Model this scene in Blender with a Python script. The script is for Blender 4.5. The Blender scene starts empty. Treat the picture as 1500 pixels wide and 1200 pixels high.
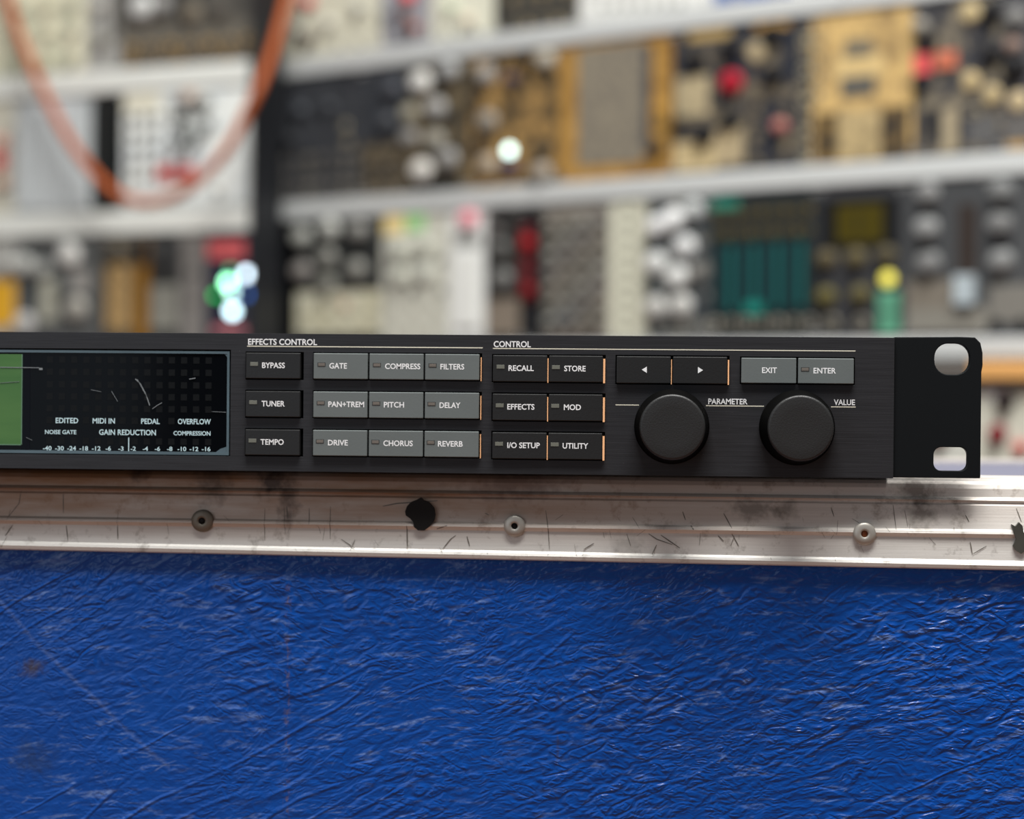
import bpy, bmesh, math, random
from mathutils import Vector, Matrix

random.seed(7)
C = bpy.context.scene.collection
S = 0.001                                   # everything below is written in millimetres

# ------------------------------------------------------------------ camera
CAM = Vector((-77.86, -625.79, 23.76)); YAW, PITCH, ROLL = 0.0668, -0.0053, -0.0089
FPX = 2900.0
RM = (Matrix.Rotation(YAW, 3, 'Z') @ Matrix.Rotation(PITCH, 3, 'X') @ Matrix.Rotation(ROLL, 3, 'Y'))
cd = bpy.data.cameras.new('camera'); cam = bpy.data.objects.new('camera', cd); C.objects.link(cam)
cam.matrix_world = Matrix.Translation(CAM * S) @ (RM @ Matrix.Rotation(math.pi / 2, 3, 'X')).to_4x4()
cd.sensor_fit = 'HORIZONTAL'; cd.sensor_width = 36; cd.lens = 36 * FPX / 1500
cd.clip_start = 0.02; cd.clip_end = 50
cd.dof.use_dof = True; cd.dof.focus_distance = 0.619; cd.dof.aperture_fstop = 6.2
sc = bpy.context.scene; sc.camera = cam
sc.view_settings.view_transform = 'Standard'; sc.view_settings.look = 'None'
sc.view_settings.gamma = 1; sc.view_settings.exposure = 0.0
try: sc.view_settings.use_curve_mapping = False
except Exception: pass

# ------------------------------------------------------------------ light
w = bpy.data.worlds.new('World'); sc.world = w; w.use_nodes = True
bg = w.node_tree.nodes['Background']; bg.inputs[0].default_value = (0.93, 0.96, 1.0, 1); bg.inputs[1].default_value = 0.17
def area(name, loc, target, size, power, col=(1, 1, 1), sy=None):
    l = bpy.data.lights.new(name, 'AREA'); o = bpy.data.objects.new(name, l); C.objects.link(o)
    l.shape = 'RECTANGLE'; l.size = size; l.size_y = sy or size; l.energy = power; l.color = col
    o.location = loc; o.rotation_euler = (Vector(target) - Vector(loc)).to_track_quat('-Z', 'Y').to_euler()
    return o
area('ceiling_light', (-0.05, -0.27, 1.20), (-0.05, -0.02, 0.0), 0.7, 20, (1.0, 0.98, 0.95), 0.36)
area('ceiling_light', (0.1, -0.5, 2.1), (-0.1, 0.95, 0.15), 1.4, 80, (1.0, 0.98, 0.94), 0.8)
area('cool_fill_light', (-0.85, -1.25, 0.22), (-0.2, 0, 0.02), 0.6, 2.0, (0.76, 0.88, 1.0), 0.7)  # unseen cool light, added to brighten the left of the panel

# ------------------------------------------------------------------ pixel -> place on a real plane
def ray(px, py):
    return RM @ Vector(((px - 750) / FPX, 1, -(py - 600) / FPX))
def panel_xz(px, py, y=0.0):
    d = ray(px, py); t = (y - CAM.y) / d.y; X = CAM + d * t
    return X.x, X.z
PLANES = {'right': (-0.5707, 953.8), 'left': (-0.3459, 1001.6)}
def wall_sz(pl, px, py):
    phi, y0 = PLANES[pl]; n = Vector((-math.sin(phi), math.cos(phi), 0)); P0 = Vector((0, y0, 0))
    d = ray(px, py); t = (P0 - CAM).dot(n) / d.dot(n); X = CAM + d * t
    return (X - P0).dot(Vector((math.cos(phi), math.sin(phi), 0))), X.z
def wall_point(pl, s, z):
    phi, y0 = PLANES[pl]
    return Vector((math.cos(phi) * s, y0 + math.sin(phi) * s, z))

# ------------------------------------------------------------------ materials
def lin(c):
    return tuple(((v / 255 / 12.92) if v / 255 <= 0.04045 else ((v / 255 + 0.055) / 1.055) ** 2.4) for v in c) + (1,)
class N:
    def __init__(s, name):
        s.m = bpy.data.materials.new(name); s.m.use_nodes = True; s.t = s.m.node_tree
        s.b = s.t.nodes['Principled BSDF']; s.co = None
    def n(s, typ, ins=None, **kw):
        d = s.t.nodes.new(typ)
        for k, v in kw.items(): setattr(d, k, v)
        for k, v in (ins or {}).items():
            if isinstance(v, bpy.types.NodeSocket): s.t.links.new(v, d.inputs[k])
            else: d.inputs[k].default_value = v
        return d
    def coord(s, scale=(1, 1, 1), rot=(0, 0, 0), loc=(0, 0, 0)):
        if not s.co: s.co = s.n('ShaderNodeTexCoord')
        m = s.n('ShaderNodeMapping', {'Scale': scale, 'Rotation': rot, 'Location': loc}); s.t.links.new(s.co.outputs['Object'], m.inputs[0])
        return m.outputs[0]
    def noise(s, vec, scale, detail=3, rough=0.55, dist=0.0):
        return s.n('ShaderNodeTexNoise', {'Vector': vec, 'Scale': scale, 'Detail': detail, 'Roughness': rough, 'Distortion': dist}).outputs[0]
    def ramp(s, fac, stops):
        r = s.n('ShaderNodeValToRGB', {'Fac': fac}); e = r.color_ramp.elements
        e[0].position, e[0].color = stops[0]; e[1].position, e[1].color = stops[-1]
        for p, c in stops[1:-1]:
            x = e.new(p); x.color = c
        return r.outputs[0]
    def mix(s, f, a, b):
        m = s.n('ShaderNodeMix', data_type='RGBA')
        for i, v in ((0, f), (6, a), (7, b)):
            if isinstance(v, bpy.types.NodeSocket): s.t.links.new(v, m.inputs[i])
            else: m.inputs[i].default_value = v
        return m.outputs[2]
    def math(s, op, a, b=0.0):
        m = s.n('ShaderNodeMath', operation=op)
        for i, v in ((0, a), (1, b)):
            if isinstance(v, bpy.types.NodeSocket): s.t.links.new(v, m.inputs[i])
            else: m.inputs[i].default_value = v
        return m.outputs[0]
    def set(s, **kw):
        names = {'base': 'Base Color', 'metal': 'Metallic', 'rough': 'Roughness', 'spec': 'Specular IOR Level', 'normal': 'Normal',
                 'em': 'Emission Color', 'es': 'Emission Strength', 'coat': 'Coat Weight', 'coatr': 'Coat Roughness', 'aniso': 'Anisotropic'}
        for k, v in kw.items():
            i = s.b.inputs[names[k]]
            if isinstance(v, bpy.types.NodeSocket): s.t.links.new(v, i)
            else: i.default_value = v
        return s.m
    def spot(s, col, x, z, r, amt, c, squash=1.5, grain=350):
        """an irregular stain with its own outline"""
        d = s.n('ShaderNodeVectorMath', {0: s.coord(), 1: (x, 0.0, z)}, operation='SUBTRACT')
        sx = s.n('ShaderNodeVectorMath', {0: d.outputs[0], 1: (1.0, 0.0, squash)}, operation='MULTIPLY')
        ln = s.n('ShaderNodeVectorMath', {0: sx.outputs[0]}, operation='LENGTH').outputs['Value']
        e = s.math('ADD', ln, s.math('MULTIPLY', s.math('SUBTRACT', s.noise(s.coord((grain, grain, grain)), 1, 4), 0.5), r * 1.8))
        f = s.n('ShaderNodeMapRange', {0: e, 1: r * 0.2, 2: r, 3: amt, 4: 0.0}).outputs[0]
        return s.mix(f, col, c)
    def bump(s, h, strength, dist):
        return s.n('ShaderNodeBump', {'Height': h, 'Strength': strength, 'Distance': dist}).outputs[0]
_mc = {}
def flat(c, rough=0.5, metal=0.0, var=0.12, spec=0.3):
    """a plain painted or plastic surface with slight procedural unevenness"""
    k = ('f', c, rough, metal, var, spec)
    if k not in _mc:
        m = N('paint'); a = lin(c); v = m.coord()
        b = tuple(x * (1 - var) for x in a[:3]) + (1,)
        _mc[k] = m.set(base=m.mix(m.noise(v, 60), a, b), rough=rough, metal=metal, spec=spec)
    return _mc[k]
def lamp(c, e):
    k = ('l', c, e)
    if k not in _mc:
        m = N('lamp'); _mc[k] = m.set(base=lin(c), em=lin(c), es=e, rough=0.3)
    return _mc[k]
def speckle(c1, c2, scale=90, lo=0.42, hi=0.58, c3=None, st=(1, 1, 1)):
    """a printed panel: two inks in a mottled pattern"""
    k = ('s', c1, c2, scale, lo, hi, c3, st)
    if k not in _mc:
        m = N('printed_panel'); v = m.coord(st)
        stops = [(lo, lin(c1)), (hi, lin(c2))]
        if c3: stops = [(lo, lin(c1)), ((lo + hi) / 2, lin(c3)), (hi, lin(c2))]
        _mc[k] = m.set(base=m.ramp(m.noise(v, scale, 2), stops), rough=0.5, spec=0.25)
    return _mc[k]
def stripes(c1, c2, period_mm, axis=0):
    k = ('st', c1, c2, period_mm, axis)
    if k not in _mc:
        m = N('striped_panel'); v = m.coord()
        wv = m.n('ShaderNodeTexWave', {'Vector': v, 'Scale': 1000 / period_mm / 3.1416 / 2 * 0.314, 'Distortion': 0.0}, bands_direction='XYZ'[axis])
        _mc[k] = m.set(base=m.mix(wv.outputs[0], lin(c1), lin(c2)), rough=0.5)
    return _mc[k]

def mat_brushed():
    m = N('brushed_black_aluminium')
    v1 = m.coord((18, 60, 900)); v2 = m.coord((60, 60, 2600))
    n1 = m.noise(v1, 1, 4, 0.7); n2 = m.noise(v2, 1, 3, 0.6)
    s = m.math('MULTIPLY', m.math('ADD', n1, n2), 0.5)
    big = m.noise(m.coord((6, 6, 20)), 1, 2)
    base = m.mix(s, (0.001, 0.0012, 0.0018, 1), (0.043, 0.044, 0.050, 1))
    sp = m.ramp(m.noise(m.coord(), 1500, 2), [(0.70, (0, 0, 0, 1)), (0.76, (0.25, 0.25, 0.26, 1))])
    base = m.n('ShaderNodeMix', {6: base, 7: sp}, data_type='RGBA', blend_type='ADD'); base.inputs[0].default_value = 0.12
    r = m.math('ADD', m.math('MULTIPLY', big, 0.15), 0.36)
    return m.set(base=base.outputs[2], rough=r, metal=0.08, spec=0.32, normal=m.bump(s, 0.3, 0.0002))
def mat_trim():
    m = N('scuffed_aluminium')
    mottle = m.noise(m.coord((9, 30, 60)), 1, 5, 0.65)
    fine = m.noise(m.coord((14, 400, 900)), 1, 4, 0.7)
    grit = m.noise(m.coord((160, 160, 160)), 1, 4, 0.7)
    alu = m.mix(fine, (0.56, 0.545, 0.515, 1), (0.84, 0.82, 0.78, 1))
    alu = m.mix(m.ramp(grit, [(0.56, (0, 0, 0, 1)), (0.72, (1, 1, 1, 1))]), alu, (0.40, 0.38, 0.35, 1))
    sep = m.n('ShaderNodeSeparateXYZ', {0: m.coord()})
    # brown floor reflection painted into the upper step, fading downwards and to the right
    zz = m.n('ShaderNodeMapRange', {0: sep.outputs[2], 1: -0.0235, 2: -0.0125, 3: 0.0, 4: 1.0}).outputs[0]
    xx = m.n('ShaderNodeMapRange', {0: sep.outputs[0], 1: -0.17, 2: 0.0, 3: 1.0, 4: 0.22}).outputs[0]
    gm = m.math('MULTIPLY', m.math('MULTIPLY', zz, xx), m.n('ShaderNodeMapRange', {0: mottle, 1: 0.32, 2: 0.6, 3: 0.55, 4: 1.0}).outputs[0])
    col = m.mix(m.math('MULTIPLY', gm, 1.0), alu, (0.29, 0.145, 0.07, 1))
    for px, pz, r, amt, c, st in ((-0.199, -0.004, 0.006, 0.85, (0.05, 0.035, 0.03, 1), 1.0), (-0.193, -0.009, 0.0042, 0.7, (0.07, 0.045, 0.035, 1), 0.35), (-0.218, -0.004, 0.007, 0.6, (0.06, 0.04, 0.03, 1), 0.8),
                                  (-0.243, -0.002, 0.004, 0.7, (0.05, 0.035, 0.03, 1), 1.0), (-0.043, -0.0105, 0.009, 0.65, (0.13, 0.11, 0.09, 1), 2.0), (-0.033, -0.0105, 0.006, 0.6, (0.12, 0.10, 0.08, 1), 1.6),
                                  (0.010, -0.011, 0.0065, 0.7, (0.13, 0.11, 0.09, 1), 1.1), (0.0085, -0.004, 0.008, 0.7, (0.10, 0.08, 0.065, 1), 1.4), (-0.083, -0.0225, 0.007, 0.35, (0.20, 0.19, 0.17, 1), 1.2), (-0.120, -0.0035, 0.02, 0.5, (0.10, 0.05, 0.04, 1), 3.0)):
        col = m.spot(col, px, pz, r, amt, c, st, 330)
    r = m.math('ADD', m.math('MULTIPLY', mottle, 0.25), 0.40)
    return m.set(base=col, rough=r, metal=0.30, spec=0.35, normal=m.bump(m.math('ADD', fine, m.math('MULTIPLY', grit, 0.5)), 0.22, 0.0003))
def mat_vinyl():
    m = N('wrinkled_blue_vinyl')
    warp = m.n('ShaderNodeTexNoise', {'Vector': m.coord((11, 11, 11)), 'Scale': 1.0, 'Detail': 3.0})
    sub = m.n('ShaderNodeVectorMath', {0: warp.outputs[1]}, operation='SUBTRACT'); sub.inputs[1].default_value = (0.5, 0.5, 0.5)
    scl = m.n('ShaderNodeVectorMath', {0: sub.outputs[0]}, operation='SCALE'); scl.inputs['Scale'].default_value = 0.045
    add = m.n('ShaderNodeVectorMath', {0: m.coord(), 1: scl.outputs[0]}, operation='ADD')
    w2 = m.n('ShaderNodeTexNoise', {'Vector': m.coord((130, 130, 130)), 'Scale': 1.0, 'Detail': 2.0})
    sub2 = m.n('ShaderNodeVectorMath', {0: w2.outputs[1]}, operation='SUBTRACT'); sub2.inputs[1].default_value = (0.5, 0.5, 0.5)
    scl2 = m.n('ShaderNodeVectorMath', {0: sub2.outputs[0]}, operation='SCALE'); scl2.inputs['Scale'].default_value = 0.006
    add2 = m.n('ShaderNodeVectorMath', {0: add.outputs[0], 1: scl2.outputs[0]}, operation='ADD')
    def mp(scale, roty):
        q = m.n('ShaderNodeMapping', {'Scale': tuple(1 / v for v in scale), 'Rotation': (0, roty, 0)}, vector_type='TEXTURE'); m.t.links.new(add2.outputs[0], q.inputs[0]); return q.outputs[0]
    def cells(vec, lo, hi):
        v = m.n('ShaderNodeTexVoronoi', {'Vector': vec, 'Scale': 1.0}, feature='DISTANCE_TO_EDGE')
        return m.n('ShaderNodeMapRange', {0: v.outputs['Distance'], 1: lo, 2: hi, 3: 0.0, 4: 1.0}, interpolation_type='SMOOTHSTEP').outputs[0]
    def ridge(vec, det=2, width=0.16):
        f = m.noise(vec, 1, det, 0.5)
        a = m.math('ABSOLUTE', m.math('SUBTRACT', f, 0.5))
        return m.n('ShaderNodeMapRange', {0: a, 1: 0.0, 2: width, 3: 1.0, 4: 0.0}, interpolation_type='SMOOTHSTEP').outputs[0]
    def mask(scale, loc, lo, hi, a, b):
        return m.n('ShaderNodeMapRange', {0: m.noise(m.coord(scale, loc=loc), 1, 2), 1: lo, 2: hi, 3: a, 4: b}).outputs[0]
    sep = m.n('ShaderNodeSeparateXYZ', {0: m.coord()})
    def ridged(vec, det=4.0):
        t = m.n('ShaderNodeTexNoise', {'Vector': vec, 'Scale': 1.0, 'Detail': det, 'Roughness': 0.55, 'Lacunarity': 2.1, 'Offset': 0.9, 'Gain': 1.6}, noise_type='RIDGED_MULTIFRACTAL', normalize=True)
        return t.outputs[0]
    def mp1(scale, roty):
        q = m.n('ShaderNodeMapping', {'Scale': tuple(1 / v for v in scale), 'Rotation': (0, roty, 0)}, vector_type='TEXTURE'); m.t.links.new(add3.outputs[0], q.inputs[0]); return q.outputs[0]
    scl3 = m.n('ShaderNodeVectorMath', {0: sub.outputs[0]}, operation='SCALE'); scl3.inputs['Scale'].default_value = 0.016
    add3 = m.n('ShaderNodeVectorMath', {0: m.coord(), 1: scl3.outputs[0]}, operation='ADD')
    def pillow(scale, rot, hi):
        v = m.n('ShaderNodeTexVoronoi', {'Vector': mp(scale, rot), 'Scale': 1.0, 'Randomness': 1.0}, feature='DISTANCE_TO_EDGE')
        return m.n('ShaderNodeMapRange', {0: v.outputs['Distance'], 1: 0.0, 2: hi, 3: 0.0, 4: 1.0}, interpolation_type='SMOOTHERSTEP').outputs[0]
    A1 = -0.36; A2 = 0.30                                # two families of creases cross each other
    f1 = ridge(mp1((78, 40, 180), A1), 1, 0.16); f2 = ridge(mp1((76, 40, 190), A2), 1, 0.14)
    f3 = ridge(mp1((105, 70, 340), A1 * 0.8), 1, 0.16); f4 = ridge(mp1((110, 70, 360), A2 * 0.7), 1, 0.15)
    g1 = m.math('SUBTRACT', 1.0, m.math('MAXIMUM', m.math('MAXIMUM', f1, m.math('MULTIPLY', f2, 0.75)), m.math('MULTIPLY', m.math('MAXIMUM', f3, f4), 0.5)))
    g2 = pillow((300, 160, 620), -0.2, 0.40)             # fine grain
    g4 = ridged(mp1((85, 60, 250), -0.30), 2.0)           # short sharp wrinkles
    g3 = ridge(mp1((15, 20, 85), -0.52), 0, 0.04)            # long folds, rising to the right
    n4 = m.noise(mp1((700, 400, 1100), 0.1), 1, 3, 0.6)
    right = m.n('ShaderNodeMapRange', {0: sep.outputs[0], 1: -0.26, 2: -0.05, 3: 0.34, 4: 1.0}).outputs[0]
    top = m.n('ShaderNodeMapRange', {0: sep.outputs[2], 1: -0.080, 2: -0.03, 3: 0.3, 4: 0.85}).outputs[0]
    rt = m.math('MAXIMUM', right, top)
    h1 = m.math('MULTIPLY', m.math('MULTIPLY', g1, mask((20, 16, 36), (1.3, 0, 2), 0.38, 0.60, 0.16, 0.80)), rt)
    h2 = m.math('MULTIPLY', m.math('MULTIPLY', g2, mask((28, 28, 40), (5.3, 0, 2), 0.35, 0.65, 0.04, 0.20)), rt)
    h3 = m.math('ADD', m.math('MULTIPLY', g3, mask((14, 20, 20), (2.3, 0, 7), 0.44, 0.60, 0.0, 0.32)), m.math('MULTIPLY', g4, m.math('MULTIPLY', rt, mask((24, 20, 40), (4.3, 0, 1), 0.42, 0.62, 0.04, 0.26))))
    h = m.math('ADD', m.math('ADD', h1, h2), m.math('ADD', h3, m.math('MULTIPLY', n4, 0.09)))
    nb = m.bump(h, 0.8, 0.0010)
    col = m.mix(m.noise(m.coord((30, 30, 30)), 1, 4), (0.0002, 0.046, 0.26, 1), (0.0004, 0.066, 0.345, 1))
    # crease highlights painted pale into the colour, rust coloured dots, stains
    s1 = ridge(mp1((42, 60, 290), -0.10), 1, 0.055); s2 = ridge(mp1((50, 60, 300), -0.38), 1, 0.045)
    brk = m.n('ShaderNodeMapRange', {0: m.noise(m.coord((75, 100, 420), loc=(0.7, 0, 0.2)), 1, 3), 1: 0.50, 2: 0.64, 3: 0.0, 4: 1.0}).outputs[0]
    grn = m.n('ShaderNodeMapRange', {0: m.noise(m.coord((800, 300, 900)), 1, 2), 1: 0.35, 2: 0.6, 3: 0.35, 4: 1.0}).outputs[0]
    glints = m.math('MULTIPLY', m.math('MULTIPLY', m.math('MAXIMUM', s1, s2), brk), m.math('MULTIPLY', grn, mask((18, 16, 34), (3.7, 0, 5), 0.40, 0.56, 0.25, 1.0)))
    col = m.mix(m.math('MULTIPLY', glints, 0.62), col, (0.19, 0.29, 0.55, 1))
    # one long pale crease running down to the right
    ld = m.math('ABSOLUTE', m.math('ADD', m.math('MULTIPLY', m.math('ADD', sep.outputs[0], 0.283), 0.669), m.math('MULTIPLY', m.math('ADD', m.math('ADD', sep.outputs[2], 0.050), m.math('MULTIPLY', m.math('SUBTRACT', warp.outputs[0], 0.5), 0.02)), 0.743)))
    lw = m.n('ShaderNodeMapRange', {0: ld, 1: 0.0, 2: 0.0011, 3: 1.0, 4: 0.0}).outputs[0]
    lx = m.math('MULTIPLY', m.math('LESS_THAN', sep.outputs[0], -0.231), m.math('GREATER_THAN', sep.outputs[0], -0.30))
    col = m.mix(m.math('MULTIPLY', m.math('MULTIPLY', lw, lx), m.math('MULTIPLY', grn, 0.4)), col, (0.12, 0.18, 0.36, 1))
    def streak(x0, z0, z1, wd):
        dx = m.math('ABSOLUTE', m.math('SUBTRACT', sep.outputs[0], x0))
        wx = m.n('ShaderNodeMapRange', {0: dx, 1: 0.0, 2: wd, 3: 1.0, 4: 0.0}).outputs[0]
        wz = m.math('MULTIPLY', m.math('GREATER_THAN', sep.outputs[2], z0), m.math('LESS_THAN', sep.outputs[2], z1))
        sp = m.ramp(m.noise(m.coord((900, 300, 420)), 1, 3), [(0.52, (0, 0, 0, 1)), (0.62, (1, 1, 1, 1))])
        return m.math('MULTIPLY', m.math('MULTIPLY', wx, wz), sp)
    col = m.mix(m.math('MULTIPLY', streak(-0.1925, -0.118, -0.036, 0.0014), 0.6), col, (0.13, 0.09, 0.09, 1))
    col = m.mix(m.math('MULTIPLY', streak(-0.1045, -0.14, -0.07, 0.0012), 0.45), col, (0.05, 0.05, 0.07, 1))
    col = m.spot(col, -0.2775, -0.0655, 0.0052, 0.85, (0.06, 0.05, 0.05, 1), 1.5, 350)
    col = m.spot(col, -0.2765, -0.0960, 0.0095, 0.5, (0.02, 0.035, 0.07, 1), 1.2, 350)
    return m.set(base=col, rough=0.30, spec=0.32, normal=nb)
def mat_wood(c1, c2, st=(2, 30, 30)):
    k = ('w', c1, c2, st)
    if k not in _mc:
        m = N('wood'); _mc[k] = m.set(base=m.mix(m.noise(m.coord(st), 1.5, 5, 0.6, 0.6), lin(c1), lin(c2)), rough=0.5)
    return _mc[k]
def mat_knobtop():
    m = N('textured_black_plastic')
    n = m.noise(m.coord(), 1900, 2, 0.7)
    return m.set(base=(0.012, 0.0125, 0.013, 1), rough=0.48, spec=0.5, normal=m.bump(n, 0.35, 0.0002))
def mat_button(c, tex=0.15):
    m = N('satin_plastic'); a = lin(c)
    n = m.noise(m.coord(), 1400, 2, 0.7)
    sm = m.noise(m.coord((60, 60, 60)), 1, 3)
    return m.set(base=m.mix(sm, a, tuple(x * 0.8 for x in a[:3]) + (1,)), rough=0.42, spec=0.5, normal=m.bump(n, tex, 0.0001))
def mat_lcd():
    m = N('green_lcd')
    n = m.noise(m.coord((30, 30, 160)), 1, 3)
    return m.set(base=m.mix(n, lin((44, 86, 42)), lin((78, 114, 60))), rough=0.4, coat=0.15, coatr=0.1, spec=0.2, em=lin((70, 125, 60)), es=0.08)

# ------------------------------------------------------------------ mesh helpers (millimetres)
class MB:
    def __init__(s): s.bm = bmesh.new(); s.mi = 0
    def box(s, x0, x1, y0, y1, z0, z1, bev=0.0, mi=0, seg=2):
        r = bmesh.ops.create_cube(s.bm, size=1)
        vs = r['verts']
        for v in vs:
            v.co = Vector(((x0 + x1) / 2 + v.co.x * (x1 - x0), (y0 + y1) / 2 + v.co.y * (y1 - y0), (z0 + z1) / 2 + v.co.z * (z1 - z0)))
        fs = {f for v in vs for f in v.link_faces}
        for f in fs: f.material_index = mi
        if bev > 0:
            es = list({e for v in vs for e in v.link_edges})
            rr = bmesh.ops.bevel(s.bm, geom=es, offset=bev, segments=seg, affect='EDGES', profile=0.5)
            for f in rr['faces']: f.material_index = mi
        return s
    def lathe(s, prof, cx=0, cz=0, n=48, mi=None):
        """profile (radius, y) turned about the y axis; y negative is towards the viewer"""
        rings = []
        for r, y in prof:
            if r < 1e-6: rings.append([s.bm.verts.new((cx, y, cz))])
            else: rings.append([s.bm.verts.new((cx + r * math.cos(2 * math.pi * k / n), y, cz + r * math.sin(2 * math.pi * k / n))) for k in range(n)])
        for j, (a, b) in enumerate(zip(rings, rings[1:])):
            for k in range(n):
                p = [a[k % len(a)], a[(k + 1) % len(a)], b[(k + 1) % len(b)], b[k % len(b)]]
                q = []
                for v in p:
                    if v not in q: q.append(v)
                if len(q) > 2:
                    f = s.bm.faces.new(q); f.smooth = True
                    if mi: f.material_index = mi[j]
        return s
    def prism(s, pts, y0, y1, mi=0):
        """outline in (x, z) made solid between y0 and y1"""
        a = [s.bm.verts.new((x, y0, z)) for x, z in pts]; b = [s.bm.verts.new((x, y1, z)) for x, z in pts]
        fs = [s.bm.faces.new(a), s.bm.faces.new(b[::-1])]
        for k in range(len(pts)):
            fs.append(s.bm.faces.new([a[k - 1], b[k - 1], b[k], a[k]]))
        for f in fs: f.material_index = mi
        return s
    def extrude_x(s, prof, x0, x1, smooth=True):
        """closed outline in (y, z) drawn out along x"""
        a = [s.bm.verts.new((x0, y, z)) for y, z in prof]; b = [s.bm.verts.new((x1, y, z)) for y, z in prof]
        s.bm.faces.new(a); s.bm.faces.new(b[::-1])
        for k in range(len(prof)):
            f = s.bm.faces.new([a[k - 1], b[k - 1], b[k], a[k]]); f.smooth = smooth
        return s
    def tube(s, pts, r, n=12):
        prev = None
        for i, p in enumerate(pts):
            p = Vector(p); t = (Vector(pts[min(i + 1, len(pts) - 1)]) - Vector(pts[max(i - 1, 0)])).normalized()
            u = t.cross(Vector((0, 1, 0.001))).normalized(); v = t.cross(u)
            ring = [s.bm.verts.new(p + (u * math.cos(2 * math.pi * k / n) + v * math.sin(2 * math.pi * k / n)) * r) for k in range(n)]
            if prev:
                for k in range(n):
                    f = s.bm.faces.new([prev[k], prev[(k + 1) % n], ring[(k + 1) % n], ring[k]]); f.smooth = True
            else: s.bm.faces.new(ring[::-1])
            prev = ring
        s.bm.faces.new(prev)
        return s
    def mesh(s, name, mats):
        bmesh.ops.recalc_face_normals(s.bm, faces=s.bm.faces)
        for v in s.bm.verts: v.co *= S
        me = bpy.data.meshes.new(name); s.bm.to_mesh(me); s.bm.free()
        for m in (mats if isinstance(mats, (list, tuple)) else [mats]): me.materials.append(m)
        return me
    def build(s, name, mats, parent=None, loc=None):
        o = bpy.data.objects.new(name, s.mesh(name, mats)); C.objects.link(o)
        if parent: o.parent = parent
        if loc: o.location = Vector(loc) * S
        return o
def inst(name, me, parent, loc, scale=None):
    o = bpy.data.objects.new(name, me); C.objects.link(o); o.parent = parent; o.location = Vector(loc) * S
    if scale: o.scale = scale
    return o
def thing(name, label, cat, loc=(0, 0, 0), rz=0.0, group=None):
    o = bpy.data.objects.new(name, None); C.objects.link(o); o.empty_display_size = 0.02
    o.location = Vector(loc) * S; o.rotation_euler = (0, 0, rz); o['label'] = label; o['category'] = cat
    if group: o['group'] = group
    return o
def struct(o): o['kind'] = 'structure'; return o

# ------------------------------------------------------------------ the setting
mb = MB().box(-4000, 4000, -3500, 2600, -345, -325); struct(mb.build('floor', mat_wood((120, 78, 50), (84, 54, 36))))
mb = MB().box(-4000, 4000, 2600, 2700, -345, 2600); struct(mb.build('wall_back', flat((120, 120, 118), 0.8)))

# ------------------------------------------------------------------ lettering
_TXT = {}
def text_bm(bm, txt, x0, x1, z0, cap, y=0.0, bold=0.018):
    """flat printed letters between x0 and x1, baseline z0, capital height cap"""
    cu = bpy.data.curves.new('t', 'FONT'); cu.body = txt; cu.offset = bold; cu.fill_mode = 'FRONT'; cu.resolution_u = 3
    o = bpy.data.objects.new('t', cu); C.objects.link(o)
    dg = bpy.context.evaluated_depsgraph_get(); me = bpy.data.meshes.new_from_object(o.evaluated_get(dg))
    bpy.data.objects.remove(o); bpy.data.curves.remove(cu)
    xs = [v.co.x for v in me.vertices]
    lo, hi = min(xs), max(xs)
    capu = 0.729 + 0 * bold
    t = bmesh.new(); t.from_mesh(me); bpy.data.meshes.remove(me)
    off = len(bm.verts)
    mp = {}
    for v in t.verts:
        mp[v] = bm.verts.new((x0 + (v.co.x - lo) / (hi - lo) * (x1 - x0), y, z0 + v.co.y / capu * cap))
    for f in t.faces:
        try: bm.faces.new([mp[v] for v in f.verts])
        except ValueError: pass
    t.free()
INK = flat((236, 238, 240), 0.5, 0, 0.04)
def lettering(items, parent, y, name='lettering', mat=None):
    """items (text, px left, px right, baseline z, cap height)"""
    b = MB()
    for txt, p0, p1, z0, cap in items:
        text_bm(b.bm, txt, panel_xz(p0, 600, y)[0], panel_xz(p1, 600, y)[0], z0, cap, y)
    for f in b.bm.faces:
        f.normal_update()
        if f.normal.y > 0: f.normal_flip()
    for v in b.bm.verts: v.co *= S
    me = bpy.data.meshes.new(name); b.bm.to_mesh(me); b.bm.free(); me.materials.append(mat or INK)
    o = bpy.data.objects.new(name, me); C.objects.link(o); o.parent = parent
    return o

# ------------------------------------------------------------------ the flight case
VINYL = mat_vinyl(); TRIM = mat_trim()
CASE_RZ = -0.012
case = thing('flight_case', 'blue wrinkled vinyl flight case with scuffed aluminium edge under the black rack unit', 'case')
piv = Vector((-290, 0, 0)); rotm = Matrix.Rotation(CASE_RZ, 3, 'Z')
case.location = (piv - rotm @ piv + Vector((0, 8.6, 0))) * S; case.rotation_euler = (0, 0, CASE_RZ)
X0, X1 = -620, 260
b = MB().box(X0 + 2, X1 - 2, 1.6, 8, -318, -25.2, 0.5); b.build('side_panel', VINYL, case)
b = MB().box(X0 + 2, X1 - 2, 30, 210, -9, -1.2, 0.4); b.build('lid_panel', flat((116, 117, 134), 0.5), case)
b = MB().box(X0 + 4, X1 - 4, 12, 228, -316, -10); b.build('case_body', flat((20, 30, 80), 0.7), case)
prof = [(32, -0.05), (9.5, -0.05), (7.2, -0.35), (5.6, -1.0), (4.6, -2.0), (4.0, -3.3), (3.6, -5.9), (2.6, -6.4), (2.1, -6.9), (2.7, -7.4),
        (2.8, -7.9), (1.9, -8.5), (1.1, -12.5), (0.4, -15.9), (-0.5, -16.6), (-0.75, -17.3), (-0.3, -18.0), (0.1, -18.5), (-0.35, -24.0), (-0.9, -24.6),
        (-1.25, -25.4), (-1.0, -26.5), (-0.2, -26.9), (1.5, -26.9), (1.5, -24.9), (9, -24.9), (9, -3.0), (32, -2.0)]
tb = MB().extrude_x(prof, X0, X1)
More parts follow.
